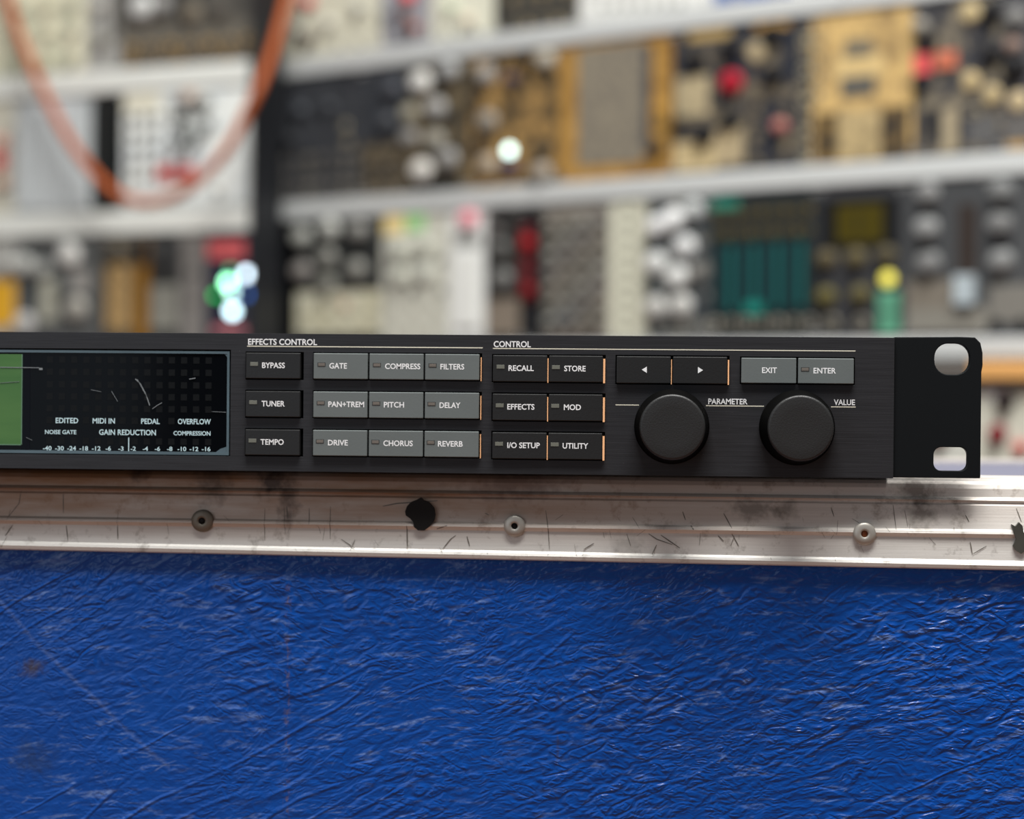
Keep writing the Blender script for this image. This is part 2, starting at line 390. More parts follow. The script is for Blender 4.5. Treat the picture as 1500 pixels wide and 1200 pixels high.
for v in tb.bm.verts:                                                # the worn lower lip widens slightly towards the right end
    if v.co.z < -18.2 and v.co.y < 3: v.co.z -= 0.0053 * (v.co.x + 290) * min(1, (-18.2 - v.co.z) / 6.2)
FACE = [(-27, -0.9), (-26.5, -1.0), (-25.4, -1.25), (-24.6, -0.9), (-24.0, -0.35), (-18.5, 0.1), (-18.0, -0.3), (-17.3, -0.75), (-16.6, -0.5), (-15.9, 0.4), (-12.5, 1.1), (-8.5, 1.9), (-7.9, 2.8), (-7.4, 2.7), (-6.9, 2.1), (-6.4, 2.6), (-5.9, 3.6), (-3.3, 4.0)]
def face_y(z):
    for (za, ya), (zb, yb) in zip(FACE, FACE[1:]):
        if za <= z <= zb: return ya + (yb - ya) * (z - za) / (zb - za)
    return 4.0
def case_local(px, py):
    dr = ray(px, py); inv = case.matrix_basis.inverted()
    o_ = inv @ (CAM * S); d_ = inv.to_3x3() @ dr
    X = (o_ + d_ * (-o_.y / d_.y)) / S
    return X.x, X.z
def gouge(pts, wd):
    """a scratch that follows the profile of the edge"""
    P_ = [case_local(*p) for p in pts]; Q = []
    for (xa, za), (xb, zb) in zip(P_, P_[1:]):
        n_ = max(2, int(abs(zb - za) / 0.6) + 1)
        Q += [(xa + (xb - xa) * k / n_, za + (zb - za) * k / n_) for k in range(n_)]
    Q.append(P_[-1]); prev = None
    for i, (x, z) in enumerate(Q):
        a_, c_ = Q[max(i - 1, 0)], Q[min(i + 1, len(Q) - 1)]
        t_ = Vector((c_[0] - a_[0], c_[1] - a_[1])).normalized(); k = wd * (0.35 + 0.65 * math.sin(math.pi * (i + 0.6) / (len(Q) + 0.2)))
        n0, n1 = (x - t_.y * k, z + t_.x * k), (x + t_.y * k, z - t_.x * k)
        cur = [tb.bm.verts.new((q[0], face_y(q[1]) - 0.07, q[1])) for q in (n0, n1)]
        if prev:
            f = tb.bm.faces.new([prev[0], prev[1], cur[1], cur[0]]); f.material_index = 1
        prev = cur
rs = random.Random(3)
for g_ in ([(28, 720), (26, 738), (12, 757)], [(18, 770), (8, 785)], [(90, 722), (92, 752)], [(97, 770), (100, 792)], [(172, 771), (173, 790)], [(387, 745), (388, 792)], [(415, 742), (418, 782)], [(419, 742), (421, 760)], [(452, 745), (453, 768)],
           [(483, 742), (484, 790)], [(596, 770), (597, 803)], [(647, 806), (660, 790), (668, 784)], [(684, 786), (688, 800)], [(799, 748), (803, 775), (805, 806)], [(855, 805), (870, 796)], [(918, 782), (924, 800)], [(950, 782), (962, 790), (985, 798)],
           [(968, 784), (996, 803)], [(955, 812), (962, 798)], [(1060, 752), (1072, 774)], [(1072, 782), (1082, 800)], [(1076, 785), (1070, 800)], [(1052, 785), (1060, 793)], [(1218, 744), (1222, 757)], [(1309, 740), (1313, 778)], [(1326, 748), (1330, 772)],
           [(1421, 794), (1424, 811)], [(1424, 812), (1445, 800)], [(1490, 745), (1497, 765)], [(1415, 755), (1420, 765)], [(1000, 750), (1004, 762)], [(1012, 770), (1016, 776)], [(500, 790), (520, 803)], [(655, 770), (640, 775)], [(710, 752), (716, 755)], [(560, 742), (580, 738), (640, 734)]):
    gouge(g_, rs.uniform(0.08, 0.19))
for k in range(46):
    x = rs.uniform(-20, 1520); y = rs.uniform(742, 812) + x * 0.014; L = rs.uniform(6, 26); a = rs.gauss(1.45, 0.4)
    gouge([(x, y), (x + L * math.cos(a), y + L * math.sin(a) * 0.9)], rs.uniform(0.03, 0.08))
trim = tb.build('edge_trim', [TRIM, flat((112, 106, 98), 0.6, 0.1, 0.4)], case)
m = trim.modifiers.new('edges', 'EDGE_SPLIT'); m.split_angle = math.radians(13)
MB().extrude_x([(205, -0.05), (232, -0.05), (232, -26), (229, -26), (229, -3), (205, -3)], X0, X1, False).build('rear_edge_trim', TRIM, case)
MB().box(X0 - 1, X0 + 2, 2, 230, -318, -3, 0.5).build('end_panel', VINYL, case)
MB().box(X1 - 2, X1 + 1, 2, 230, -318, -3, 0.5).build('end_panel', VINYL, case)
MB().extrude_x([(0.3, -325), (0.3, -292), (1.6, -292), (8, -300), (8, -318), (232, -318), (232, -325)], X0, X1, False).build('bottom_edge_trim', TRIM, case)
RIV = flat((186, 182, 174), 0.4, 0.35, 0.3); RIVO = flat((128, 120, 108), 0.45, 0.35, 0.45); DARK = flat((14, 12, 11), 0.8); COP = flat((150, 82, 45), 0.5, 0.2, 0.4)
for px, py, mt, core, r in ((297, 763, RIVO, DARK, 3.6), (754, 770.5, RIV, DARK, 3.45), (1266, 782, RIV, COP, 3.6)):
    x, z = case_local(px, py)
    rv = MB().lathe([(r, 0.8), (r, -0.8), (r * 0.95, -1.1), (r * 0.75, -1.4), (r * 0.5, -1.55), (r * 0.34, -1.5), (r * 0.30, -1.3), (r * 0.29, -0.5), (0, -0.5)], n=40).build('rivet', mt, trim, (x, 0, z))
    if core is DARK and mt is RIVO:
        MB().lathe([(r * 0.28, -0.3), (r * 0.28, -1.2), (0, -1.25)], n=12).build('rivet_core', core, rv)
    else:
        MB().lathe([(r * 0.285, -0.5), (r * 0.285, -0.9), (0, -0.9)], n=20).build('rivet_core', core, rv)
def blob(pxs, name, mt, y0, y1, label=None):
    pts = [case_local(*p) for p in pxs]
    o = MB().prism(pts, y0, y1).build(name, mt, trim)
    if label: o['label'] = label
blob([(594, 749), (597, 741), (603, 735), (611, 732), (617, 728.5), (621, 733), (629, 736), (636, 744), (638, 754), (636, 763), (630, 771), (622, 777), (613, 777), (607, 772), (606, 765), (601, 759), (595, 755)],
     'torn_hole', flat((13, 12, 12), 0.7, 0, 0.5), -1.15, 0.6, 'ragged black hole torn in the aluminium edge')
blob([(1481, 768), (1487, 771), (1492, 765), (1497, 770), (1499, 780), (1503, 786), (1502, 806), (1495, 811), (1487, 806), (1483, 799), (1488, 790), (1484, 780)],
     'peeled_patch', flat((92, 92, 86), 0.5, 0.4, 0.7), -1.0, 0.6, 'dark grey peeled patch of the aluminium edge')

# ------------------------------------------------------------------ the rack unit
unit = thing('rack_effects_processor', 'black rack effects processor with grey buttons and two knobs resting on the blue case', 'effects processor')
PANEL = mat_brushed(); BLACK = flat((16, 17, 19), 0.6); EAR = flat((12, 16, 19), 0.6, 0.0, 0.2, 0.15); GAP = flat((5, 5, 5), 0.8)
XL = -430.0
slots = [(-205.2, -186.45, z0, z1) for z0, z1 in ((29.2, 38.15), (16.95, 25.95), (4.75, 13.7))] + \
        [(-183.45, -129.35, z0, z1) for z0, z1 in ((29.25, 38.15), (17.0, 25.95), (4.8, 13.7))] + \
        [(-126.2, -90.2, z0, z1) for z0, z1 in ((28.9, 37.95), (16.65, 25.8), (4.5, 13.6))] + \
        [(-87.1, -51.3, 28.7, 37.95), (-48.0, -12.25, 29.05, 37.75), (-423.0, -210.0, 4.6, 38.7)]
xs = sorted({XL, 0.0} | {s[0] for s in slots} | {s[1] for s in slots}); zs = sorted({0.0, 44.0} | {s[2] for s in slots} | {s[3] for s in slots})
b = MB(); vv = {}
def gv(i, j):
    if (i, j) not in vv: vv[i, j] = b.bm.verts.new((xs[i], 0, zs[j]))
    return vv[i, j]
for i in range(len(xs) - 1):
    for j in range(len(zs) - 1):
        cx, cz = (xs[i] + xs[i + 1]) / 2, (zs[j] + zs[j + 1]) / 2
        if any(s[0] < cx < s[1] and s[2] < cz < s[3] for s in slots): continue
        b.bm.faces.new([gv(i, j), gv(i + 1, j), gv(i + 1, j + 1), gv(i, j + 1)])
g = bmesh.ops.extrude_face_region(b.bm, geom=list(b.bm.faces))
bmesh.ops.translate(b.bm, vec=(0, 4, 0), verts=[v for v in g['geom'] if isinstance(v, bmesh.types.BMVert)])
panel = b.build('front_panel', PANEL, unit)
bv = panel.modifiers.new('edge', 'BEVEL'); bv.width = 0.00009; bv.segments = 2; bv.limit_method = 'ANGLE'
MB().box(XL + 0.5, -0.3, 4.0, 6.5, 0.05, 43.6).build('button_carrier', GAP, unit)
MB().box(XL + 3, -0.4, 6.5, 195, 0.05, 43.2, 0.4).build('chassis', flat((22, 22, 24), 0.5, 0.4), unit)
# printed lines and headings on the panel
HEAD = [('EFFECTS CONTROL', 362.6, 463.6, 40.42, 1.95), ('CONTROL', 722.3, 776.8, 40.22, 1.95), ('PARAMETER', 1037.4, 1094.9, 22.74, 1.8), ('VALUE', 1221.4, 1252.3, 22.8, 1.8)]
for h_ in HEAD: lettering([h_], panel, -0.03)
for x0, x1, z in ((-204.75, -129.2, 39.9), (-125.97, -12.1, 39.75), (-86.97, -79.6, 22.2), (-58.6, -40.4, 22.2), (-19.5, -11.9, 22.2)):
    MB().box(x0, x1, -0.03, 0.05, z - 0.14, z + 0.14).build('printed_line', flat((226, 222, 205), 0.5, 0, 0.05), panel)
# display window
WIN = N('black_acrylic'); WIN = WIN.set(base=(0.0015, 0.002, 0.003, 1), rough=0.10, spec=0.07)
EDGE = flat((92, 112, 122), 0.3, 0.0, 0.5)
win = MB().box(-422, -211.2, 0.4, 3.6, 5.9, 37.4).build('display_window', WIN, unit)
b = MB()
b.prism([(-422, 37.4), (-211.2, 37.4), (-210.45, 38.2), (-422, 38.2)], 0.15, 3.0)
b.prism([(-422, 5.9), (-422, 4.95), (-210.45, 4.95), (-211.2, 5.9)], 0.15, 3.0)
b.prism([(-211.2, 5.9), (-210.45, 4.95), (-210.45, 38.2), (-211.2, 37.4)], 0.15, 3.0)
b.prism([(-211.1, 7.9), (-211.3, 7.6), (-213.2, 7.0), (-214.0, 6.4), (-214.8, 5.8), (-211.1, 5.8)], 0.25, 0.5)
b.prism([(-211.1, 35.9), (-211.4, 36.6), (-212.0, 37.2), (-212.6, 37.5), (-211.1, 37.5)], 0.25, 0.5)
b.build('acrylic_edge', EDGE, win)
MB().box(-360, -278.25, 0.28, 0.5, 7.75, 36.8).build('liquid_crystal_screen', mat_lcd(), win)
b = MB()
b.box(-360, -278.0, 0.25, 0.45, 7.45, 7.75); b.box(-278.25, -277.95, 0.25, 0.45, 7.45, 36.8)
b.build('screen_border', flat((96, 130, 108), 0.4), win)
b = MB().box(-277.95, -275.4, 0.3, 0.5, 6.2, 36.9); b.build('screen_gasket', flat((12, 15, 22), 0.4, 0, 0.1, 0.1), win)
LED = N('unlit_led'); LED = LED.set(base=LED.mix(LED.noise(LED.coord(), 700, 2), (0.0025, 0.003, 0.0035, 1), (0.0065, 0.007, 0.0075, 1)), rough=0.3, spec=0.12)
led_me = MB().box(-1.0, 1.0, -0.06, 0.06, -1.0, 1.0).mesh('indicator_segment', LED)
for r, z in enumerate((35.2, 31.25, 27.2, 23.35, 19.5, 15.7, 9.1)):
    for k in range(14):
        if r == 5 and k not in (0, 3, 6, 7, 10, 12): continue
        inst('indicator_segment', led_me, win, (-268.98 + 3.98 * k, 0.42, z))
DI = flat((196, 224, 232), 0.5, 0, 0.04)
DT = [('EDITED', 81.6, 114.7, 14.75, 1.75), ('MIDI IN', 135.8, 168.5, 14.75, 1.75), ('PEDAL', 206.9, 234.2, 14.75, 1.75), ('OVERFLOW', 260.6, 309, 14.8, 1.75),
      ('NOISE GATE', 66.2, 112, 11.2, 1.35), ('GAIN REDUCTION', 145.4, 228.7, 11.1, 1.8), ('COMPRESSION', 254.4, 308.6, 11.2, 1.4)]
lab = ['-40', '-30', '-24', '-18', '-12', '-6', '-3', '-2', '-4', '-6', '-8', '-10', '-12', '-16']
cen = [290, 365, 439, 513, 589, 663, 740, 815, 889, 963, 1038, 1112, 1186, 1260]
for t_, c_ in zip(lab, cen):
    hw = 6.4 if len(t_) == 3 else 3.9
    DT.append((t_, c_ / 4.167 - hw, c_ / 4.167 + hw, 5.95 + (c_ - 290) / 970 * 0.25, 1.4))
for h_ in DT: lettering([h_], win, 0.22, mat=DI)
MB().box(-243.15, -242.85, 0.2, 0.3, 5.9, 10.3).build('scale_mark', DI, win)
b = MB()
def scratch(pts, wd):
    for (xa, ya), (xb, yb) in zip(pts, pts[1:]):
        a = Vector(panel_xz(xa, ya)); c = Vector(panel_xz(xb, yb)); nrm = Vector((-(c - a).y, (c - a).x)).normalized() * wd
        b.prism([tuple(a + nrm), tuple(c + nrm), tuple(c - nrm), tuple(a - nrm)], 0.17, 0.26)
scratch([(198, 555), (205, 562), (212, 575), (216, 585), (219, 594)], 0.14)
scratch([(201, 556), (209, 571), (215, 582)], 0.08); scratch([(223, 599), (230, 594), (237, 590)], 0.10)
scratch([(277, 555.5), (286, 554)], 0.13); scratch([(133, 571), (148, 574)], 0.05); scratch([(163, 573), (172, 588)], 0.05)
scratch([(0, 538), (30, 538.4), (57, 538.8)], 0.11); scratch([(57, 540.5), (62, 540.5)], 0.35); scratch([(310, 603), (331, 604)], 0.06)
scratch([(38, 641), (47, 645)], 0.05); scratch([(0, 561), (28, 559)], 0.05)
b.build('scratch', flat((128, 134, 138), 0.5), win)
# buttons
B_BLK = mat_button((25, 26, 27), 0.3); B_GRY = mat_button((104, 111, 111), 0.15)
AMBER = flat((255, 196, 146), 0.4, 0, 0.1); IND_B = flat((110, 112, 104), 0.3, 0, 0.1); IND_G = flat((112, 106, 100), 0.3, 0, 0.1); IND_RIM = flat((58, 60, 60), 0.4)
def button(x0, x1, z0, z1, mt, txt, p0, p1, light=None, side=None, basez=None):
    bt = MB().box(x0, x1, -1.2, 4.0, z0, z1, 0.22).build('button', mt, unit)
    bt['label'] = ('grey' if mt is B_GRY else 'black') + ' button marked ' + {'<': 'with a left arrow', '>': 'with a right arrow'}.get(txt, txt)
    zc = (z0 + z1) / 2
    if txt in '<>':
        c = (panel_xz((p0 + p1) / 2, 600, -1.2)[0]); sg = -1 if txt == '<' else 1
        MB().prism([(c + sg * 0.85, zc + 0.05), (c - sg * 0.75, zc + 1.05), (c - sg * 0.75, zc - 0.95)], -1.26, -1.1).build('arrow_mark', INK, bt)
    else:
        lettering([(txt, p0, p1, (zc - 0.72) if basez is None else basez, 1.8)], bt, -1.23)
    if light:
        lx = panel_xz(light, 600, -1.2)[0]
        o = MB().box(lx - 1.3, lx + 1.3, -1.24, -1.0, zc - 0.15, zc + 1.15, 0.0)
        if mt is B_GRY:
            o.build('indicator_rim', IND_RIM, bt)
            MB().box(lx - 1.08, lx + 1.08, -1.3, -1.0, zc + 0.02, zc + 0.95, 0.03).build('indicator_light', IND_G, bt)
        else:
            o.bm.free(); MB().box(lx - 1.25, lx + 1.25, -1.3, -1.0, zc - 0.12, zc + 1.1, 0.05).build('indicator_light', IND_B, bt)
    if side:
        MB().box(x1 + side[0], x1 + side[1], -1.0, 3.9, z0 - 0.25, z1 - 0.9).build('side_strip', AMBER, bt)
    return bt
R = ((29.6, 37.8), (17.35, 25.6), (5.15, 13.35)); RC = ((29.25, 37.6), (17.0, 25.4), (4.85, 13.2))
def c2(v): return 340 + v / 3.947
def c3(v): return 700 + v / 3.947
for (z0, z1), (t_, a, c_), l in zip(R, (('BYPASS', 171, 303), ('TUNER', 170, 304), ('TEMPO', 166, 300)), (125, 121, 119)):
    button(-204.9, -187.3, z0, z1, B_BLK, t_, c2(a), c2(c_), c2(l))
GR = [[('GATE', 560, 662, 515), ('COMPRESS', 882, 1086, 835), ('FILTERS', 1202, 1340, 1157)],
      [('PAN+TREM', 556, 763, 512), ('PITCH', 877, 994, 833), ('DELAY', 1199, 1320, 1153)],
      [('DRIVE', 556, 671, 509), ('CHORUS', 876, 1046, 830), ('REVERB', 1192, 1335, 1150)]]
GX = ((-183.1, -165.72), (-165.2, -147.9), (-147.4, -130.15))
for (z0, z1), row in zip(R, GR):
    for k, (t_, a, c_, l) in enumerate(row):
        button(GX[k][0], GX[k][1], z0, z1, B_GRY, t_, c2(a), c2(c_), c2(l), (0.45, 0.68) if k == 2 else None)
CR = [[('RECALL', 175, 321, 129), ('STORE', 497, 621, 449)], [('EFFECTS', 170, 327, 126), ('MOD', 497, 596, 447)], [('I/O SETUP', 172, 360, 124), ('UTILITY', 492, 640, 446)]]
for (z0, z1), row in zip(RC, CR):
    for k, (t_, a, c_, l) in enumerate(row):
        button((-125.85, -108.05)[k], (-108.62, -91.05)[k], z0, z1, B_BLK, t_, c3(a), c3(c_), c3(l), ((0.1, 0.38), (0.12, 0.72))[k])
button(-86.75, -69.72, 29.05, 37.55, B_BLK, '<', c3(947), c3(975), None, (0.12, 0.35))
button(-69.02, -52.05, 29.05, 37.55, B_BLK, '>', c3(1270), c3(1298), None, (0.18, 0.6))
button(-47.65, -30.52, 29.4, 37.35, B_GRY, 'EXIT', 1060 + 190 / 3.409, 1060 + 264 / 3.409)
button(-29.95, -12.66, 29.4, 37.35, B_GRY, 'ENTER', 1060 + 447 / 3.409, 1060 + 559 / 3.409, 1060 + 405 / 3.409)
# knobs
KT = mat_knobtop(); KS = flat((3, 3, 3), 0.7, 0, 0.1, 0.04)
for x, z, nm in ((-69.25, 15.55, 'PARAMETER'), (-30.15, 15.6, 'VALUE')):
    kn = MB().lathe([(11.75, 0.0), (11.8, -1.6), (11.6, -2.2), (11.1, -6.0), (10.5, -11.0), (10.1, -15.6)], n=96).build('knob', KS, unit, (x, -0.02, z))
    kn['label'] = 'round black knob beside the word ' + nm
    MB().lathe([(10.1, -15.6), (10.05, -15.95), (9.9, -16.2), (9.65, -16.35), (9.3, -16.4), (6, -16.35), (0, -16.3)], n=96).build('knob_cap', KT, kn)
# rack ears: flat plates with two rounded slots
def slot_outline(x0, x1, z0, z1, r, n=6):
    pts = []
    for cx, cz, a0 in ((x1 - r, z1 - r, 0), (x0 + r, z1 - r, 90), (x0 + r, z0 + r, 180), (x1 - r, z0 + r, 270)):
        for k in range(n + 1):
            a = math.radians(a0 + 90 * k / n); pts.append((cx + r * math.cos(a), cz + r * math.sin(a)))
    return pts
def plate(name, outer, holes, y0, y1, mt, parent, bev=0.25):
    bm = bmesh.new(); es = []
    for ring in [outer] + holes:
        vs = [bm.verts.new((x * S, y0 * S, z * S)) for x, z in ring]
        es += [bm.edges.new((vs[k - 1], vs[k])) for k in range(len(vs))]
    bmesh.ops.triangle_fill(bm, use_beauty=True, edges=es)
    g = bmesh.ops.extrude_face_region(bm, geom=list(bm.faces))
    bmesh.ops.translate(bm, vec=(0, (y1 - y0) * S, 0), verts=[v for v in g['geom'] if isinstance(v, bmesh.types.BMVert)])
    bmesh.ops.recalc_face_normals(bm, faces=bm.faces)
    me = bpy.data.meshes.new(name); bm.to_mesh(me); bm.free(); me.materials.append(mt)
    o = bpy.data.objects.new(name, me); C.objects.link(o); o.parent = parent
    md = o.modifiers.new('edge', 'BEVEL'); md.width = bev * S; md.segments = 2; md.limit_method = 'ANGLE'; md.angle_limit = math.radians(40)
    return o
ear_o = [(0.04, 0.25), (27.1, 0.25), (27.1, 33.5), (27.45, 35.5), (27.4, 39.5), (26.7, 42.6), (25.0, 44.3), (20, 44.45), (14, 44.35), (0.04, 44.2)]
h_top = slot_outline(12.55, 23.5, 32.6, 42.35, 4.3); h_bot = slot_outline(12.6, 23.05, 2.5, 9.9, 2.4)
plate('rack_ear', ear_o, [h_top, h_bot], 1.2, 4.2, EAR, unit)
plate('rack_ear', [(XL - x, z) for x, z in ear_o][::-1], [[(XL - x, z) for x, z in h][::-1] for h in (h_top, h_bot)], 1.2, 4.2, EAR, unit)

# ------------------------------------------------------------------ the synthesizer racks behind
ROWS = {'right': {'A': (341.0, 456.0), 'B': (207.5, 322.5), 'C': (73.5, 189.0), 'D': (-77.0, 38.0)},
        'left': {'A': (331.0, 440.0), 'B': (197.5, 307.5), 'C': (64.0, 174.5)}}
WH = (206, 208, 200); CRM = (205, 203, 184); CHAR = (52, 54, 57); BLK = (26, 26, 28); GRY = (140, 142, 140); SIL = (205, 206, 204); TAN = (176, 164, 138); GOLD = (186, 144, 74); TAUPE = (128, 121, 108); TEAL = (24, 96, 96); RED = (190, 30, 40)
_pm = {}
def knob_mesh(r, c, h):
    k = ('k', r, c, h)
    if k not in _pm: _pm[k] = MB().lathe([(r, 0), (r, -h * 0.25), (r * 0.86, -h * 0.3), (r * 0.8, -h * 0.93), (r * 0.7, -h), (0, -h)], n=20).mesh('knob', flat(c, 0.4))
    return _pm[k]
def jack_mesh(r, c):
    k = ('j', r, c)
    if k not in _pm: _pm[k] = MB().lathe([(r, 0), (r, -1.4), (r * 0.8, -1.8), (r * 0.55, -1.8), (r * 0.5, -0.4), (0, -0.4)], n=16, mi=[0, 0, 0, 1, 1]).mesh('jack_socket', [flat(c, 0.35, 0.3), GAP])
    return _pm[k]
def light_mesh(r, c, e):
    k = ('l', r, c, e)
    if k not in _pm: _pm[k] = MB().lathe([(r, 0), (r, -2.0), (r * 0.7, -3.2), (0, -3.6)], n=16).mesh('indicator_light', lamp(c, e))
    return _pm[k]
LIMITS = {}
def module(pl, row, x0, x1, mat, label, parts, cat='synthesizer module'):
    z0, z1 = ROWS[pl][row]
    ym = {'A': 20, 'B': 200, 'C': 400, 'D': 610}[row]
    s0 = wall_sz(pl, x0, ym)[0]; s1 = wall_sz(pl, x1, ym)[0]
    if pl in LIMITS and row != 'D': s0 = max(s0, LIMITS[pl][0] + 0.4); s1 = min(s1, LIMITS[pl][1] - 0.4)
    t = thing('synthesizer_module', label, cat, wall_point(pl, s0, z0), PLANES[pl][0], 'synthesizer modules in the racks')
    mt = mat if not isinstance(mat, tuple) else flat(mat, 0.5)
    wdt = s1 - s0
    MB().box(0.25, wdt - 0.25, -2.0, 0.0, 0.3, z1 - z0 - 0.3, 0.2).build('faceplate', mt, t)
    MB().box(min(1.5, wdt * 0.2), wdt - min(1.5, wdt * 0.2), 0.0, 28, 12, z1 - z0 - 12).build('circuit_housing', BLACK, t)
    scale = lambda py_: 1
    def P(px, py):
        s, z = wall_sz(pl, px, py); return s - s0, z - z0
    for p in parts:
        k = p[0]
        if k == 'knob':                     # px, py, radius mm, colour
            x, z = P(p[1], p[2]); z = min(max(z, p[3] + 0.6), z1 - z0 - p[3] - 0.6); x = min(max(x, min(p[3], wdt / 2)), wdt - min(p[3], wdt / 2)); inst('knob', knob_mesh(p[3], p[4], p[5] if len(p) > 5 else 9), t, (x, -2.0, z))
        elif k == 'jack':
            x, z = P(p[1], p[2]); z = min(max(z, p[3] + 0.6), z1 - z0 - p[3] - 0.6); x = min(max(x, p[3] + 0.5), max(wdt - p[3] - 0.5, wdt / 2)); inst('jack_socket', jack_mesh(p[3], p[4]), t, (x, -2.0, z))
        elif k == 'light':
            x, z = P(p[1], p[2]); x = min(max(x, p[3] + 0.5), wdt - p[3] - 0.5); inst('indicator_light', light_mesh(p[3], p[4], p[5]), t, (x, -2.0, z))
        elif k == 'grid':                   # kind, px0, px1, nx, py0, py1, ny, radius, colour
            _, kind, ax, bx, nx, ay, by, ny, r, c = p[:10]
            (xa, za), (xb, zb) = P(ax, ay), P(bx, by)
            for i in range(nx):
                for j in range(ny):
                    x = xa + (xb - xa) * (i / (nx - 1) if nx > 1 else 0.5); z = za + (zb - za) * (j / (ny - 1) if ny > 1 else 0.5)
                    x = min(max(x, min(r + 0.5, wdt / 2)), max(wdt - r - 0.5, wdt / 2)); z = min(max(z, r + 0.4), z1 - z0 - r - 0.4)
                    cc = c if not isinstance(c, list) else c[(i * 7 + j * 3) % len(c)]
                    inst('knob' if kind == 'knob' else 'jack_socket', (knob_mesh(r, cc, 8) if kind == 'knob' else jack_mesh(r, cc)), t, (x, -2.0, z))
        elif k in ('plate', 'screen', 'slot', 'button', 'cap', 'sticker', 'strip', 'print'):
            _, ax, bx, ay, by, mt2 = p[:6]
            xa, za = P(ax, ay); xb, zb = P(bx, by)
            zt, zz = max(za, zb), min(za, zb); xa, xb = max(xa, 0.4), min(xb, wdt - 0.4)
            zt, zz = min(zt, z1 - z0 - 0.5), max(zz, 0.5)
            if xb - xa < 0.5 or zt - zz < 0.5: continue
            dep = {'plate': 0.5, 'screen': 0.9, 'slot': 0.4, 'button': 3, 'cap': 8, 'sticker': 0.5, 'strip': 4, 'print': 0.35}[k]
            nm = {'plate': 'inlay', 'screen': 'screen', 'slot': 'slider_slot', 'button': 'push_button', 'cap': 'slider_cap', 'sticker': 'sticker', 'strip': 'edge_strip', 'print': 'printed_artwork'}[k]
            m2 = mt2 if not isinstance(mt2, tuple) else flat(mt2, 0.5)
            if len(p) > 6: dep = p[6]
            MB().box(xa, xb, -2.0 - dep, -1.9, zz, zt, min(0.2, dep * 0.3)).build(nm, m2, t)
    # mounting screws
    for sx in ((3.5, wdt - 3.5) if wdt > 20 else (wdt / 2,)):
        for sz in (3.2, z1 - z0 - 3.2):
            inst('screw', jack_mesh(1.6, SIL), t, (sx, -2.0, sz), (1, 0.6, 1))
    return t

def rack(pl, label, rails, sl, sr, top, bottom, side_c, px_l, px_r, dep=90):
    t = thing('modular_rack_frame', label, 'rack frame', wall_point(pl, 0, bottom), PLANES[pl][0])
    a = lambda z: z - bottom
    for z0, z1, c in rails:
        MB().extrude_x([(-4.5, a(z0) + 0.6), (-5.0, a(z0) + 2), (-5.0, a(z1) - 2), (-4.5, a(z1) - 0.6), (6, a(z1) - 0.6), (6, a(z0) + 0.6)], sl, sr, False).build('mounting_rail', c, t)
    MB().box(sl - px_l, sl, -10, dep, 0, a(top), 1).build('side_panel', flat(side_c, 0.5), t)
    MB().box(sr, sr + px_r, -10, dep, 0, a(top), 1).build('side_panel', flat(side_c, 0.5), t)
    MB().box(sl, sr, dep - 6, dep, 0, a(top)).build('back_panel', flat((7, 7, 9), 0.8, 0, 0.1, 0.1), t)
    MB().box(sl - px_l, sr + px_r, -8, dep, a(top), a(top) + 8, 1).build('top_panel', flat(side_c, 0.5), t)
    return t
RAIL = N('rail_aluminium'); RAIL = RAIL.set(base=RAIL.mix(RAIL.noise(RAIL.coord((2, 30, 60)), 3, 3), lin((192, 197, 198)), lin((214, 216, 214))), rough=0.5, metal=0.25)
RAILP = flat((224, 227, 222), 0.5, 0.1, 0.1)
# right-hand rack
s378 = wall_sz('right', 380, 200)[0]; s404 = wall_sz('right', 404, 200)[0]; sR = wall_sz('right', 1640, 300)[0]
rack('right', 'wide black rack frame with grey rails filled with modules behind the processor', [(322.9, 340.6, RAIL), (189.4, 207.1, RAIL), (56.0, 73.1, RAIL)], s404, sR, 470, 54.5, (10, 12, 16), s404 - s378, 14)
sL = wall_sz('left', -160, 200)[0]; s376 = wall_sz('left', 374, 200)[0]
rack('left', 'smaller rack frame with pale rails at the left behind the hanging orange cable', [(308.0, 330.6, RAILP), (175.0, 197.1, RAILP), (42.0, 63.6, RAILP)], sL, s376, 450, 34.0, (34, 36, 40), 12, 3, 44)

LIMITS.update(right=(s404, sR), left=(sL, s376))
def K(x, y, r, c, *a): return ('knob', x, y, r, c) + a
def J(x, y, r, c): return ('jack', x, y, r, c)
# ---- right rack, top row
module('right', 'A', 405, 560, CRM, 'cream module with one red and one dark red knob beside the orange cable', [
    K(455, 6, 6, RED), K(455, 60, 6.5, (52, 22, 26)), K(440, 45, 4, GRY), K(486, 35, 6, (196, 194, 182)), K(530, 12, 6, (190, 190, 180)), J(530, 62, 3, SIL), J(500, 66, 3, SIL)])
module('right', 'A', 560, 634, (150, 150, 156), 'narrow lilac grey module with red and brown knobs near the top edge', [
    K(602, -4, 6, (225, 60, 66)), K(612, 42, 4.5, (150, 84, 62)), K(598, 24, 3.5, (110, 62, 48)), ('slot', 583, 594, 12, 66, (84, 84, 90)), K(570, 22, 4, (112, 116, 124)), J(570, 55, 3, SIL)])
module('right', 'A', 634, 727, (214, 214, 196), 'plain cream white module between the lilac one and a dark one', [K(665, 12, 5, (204, 214, 190)), K(690, 30, 5, (216, 204, 184)), J(660, 52, 3, SIL), J(700, 48, 3, SIL)])
module('right', 'A', 727, 850, (58, 58, 56), 'dark module with rows of tan sockets in the top row', [('grid', 'jack', 752, 838, 5, 4, 28, 2, 4.2, [(168, 152, 120), (140, 130, 108)]), ('slot', 728, 736, -40, 40, (20, 20, 20))])
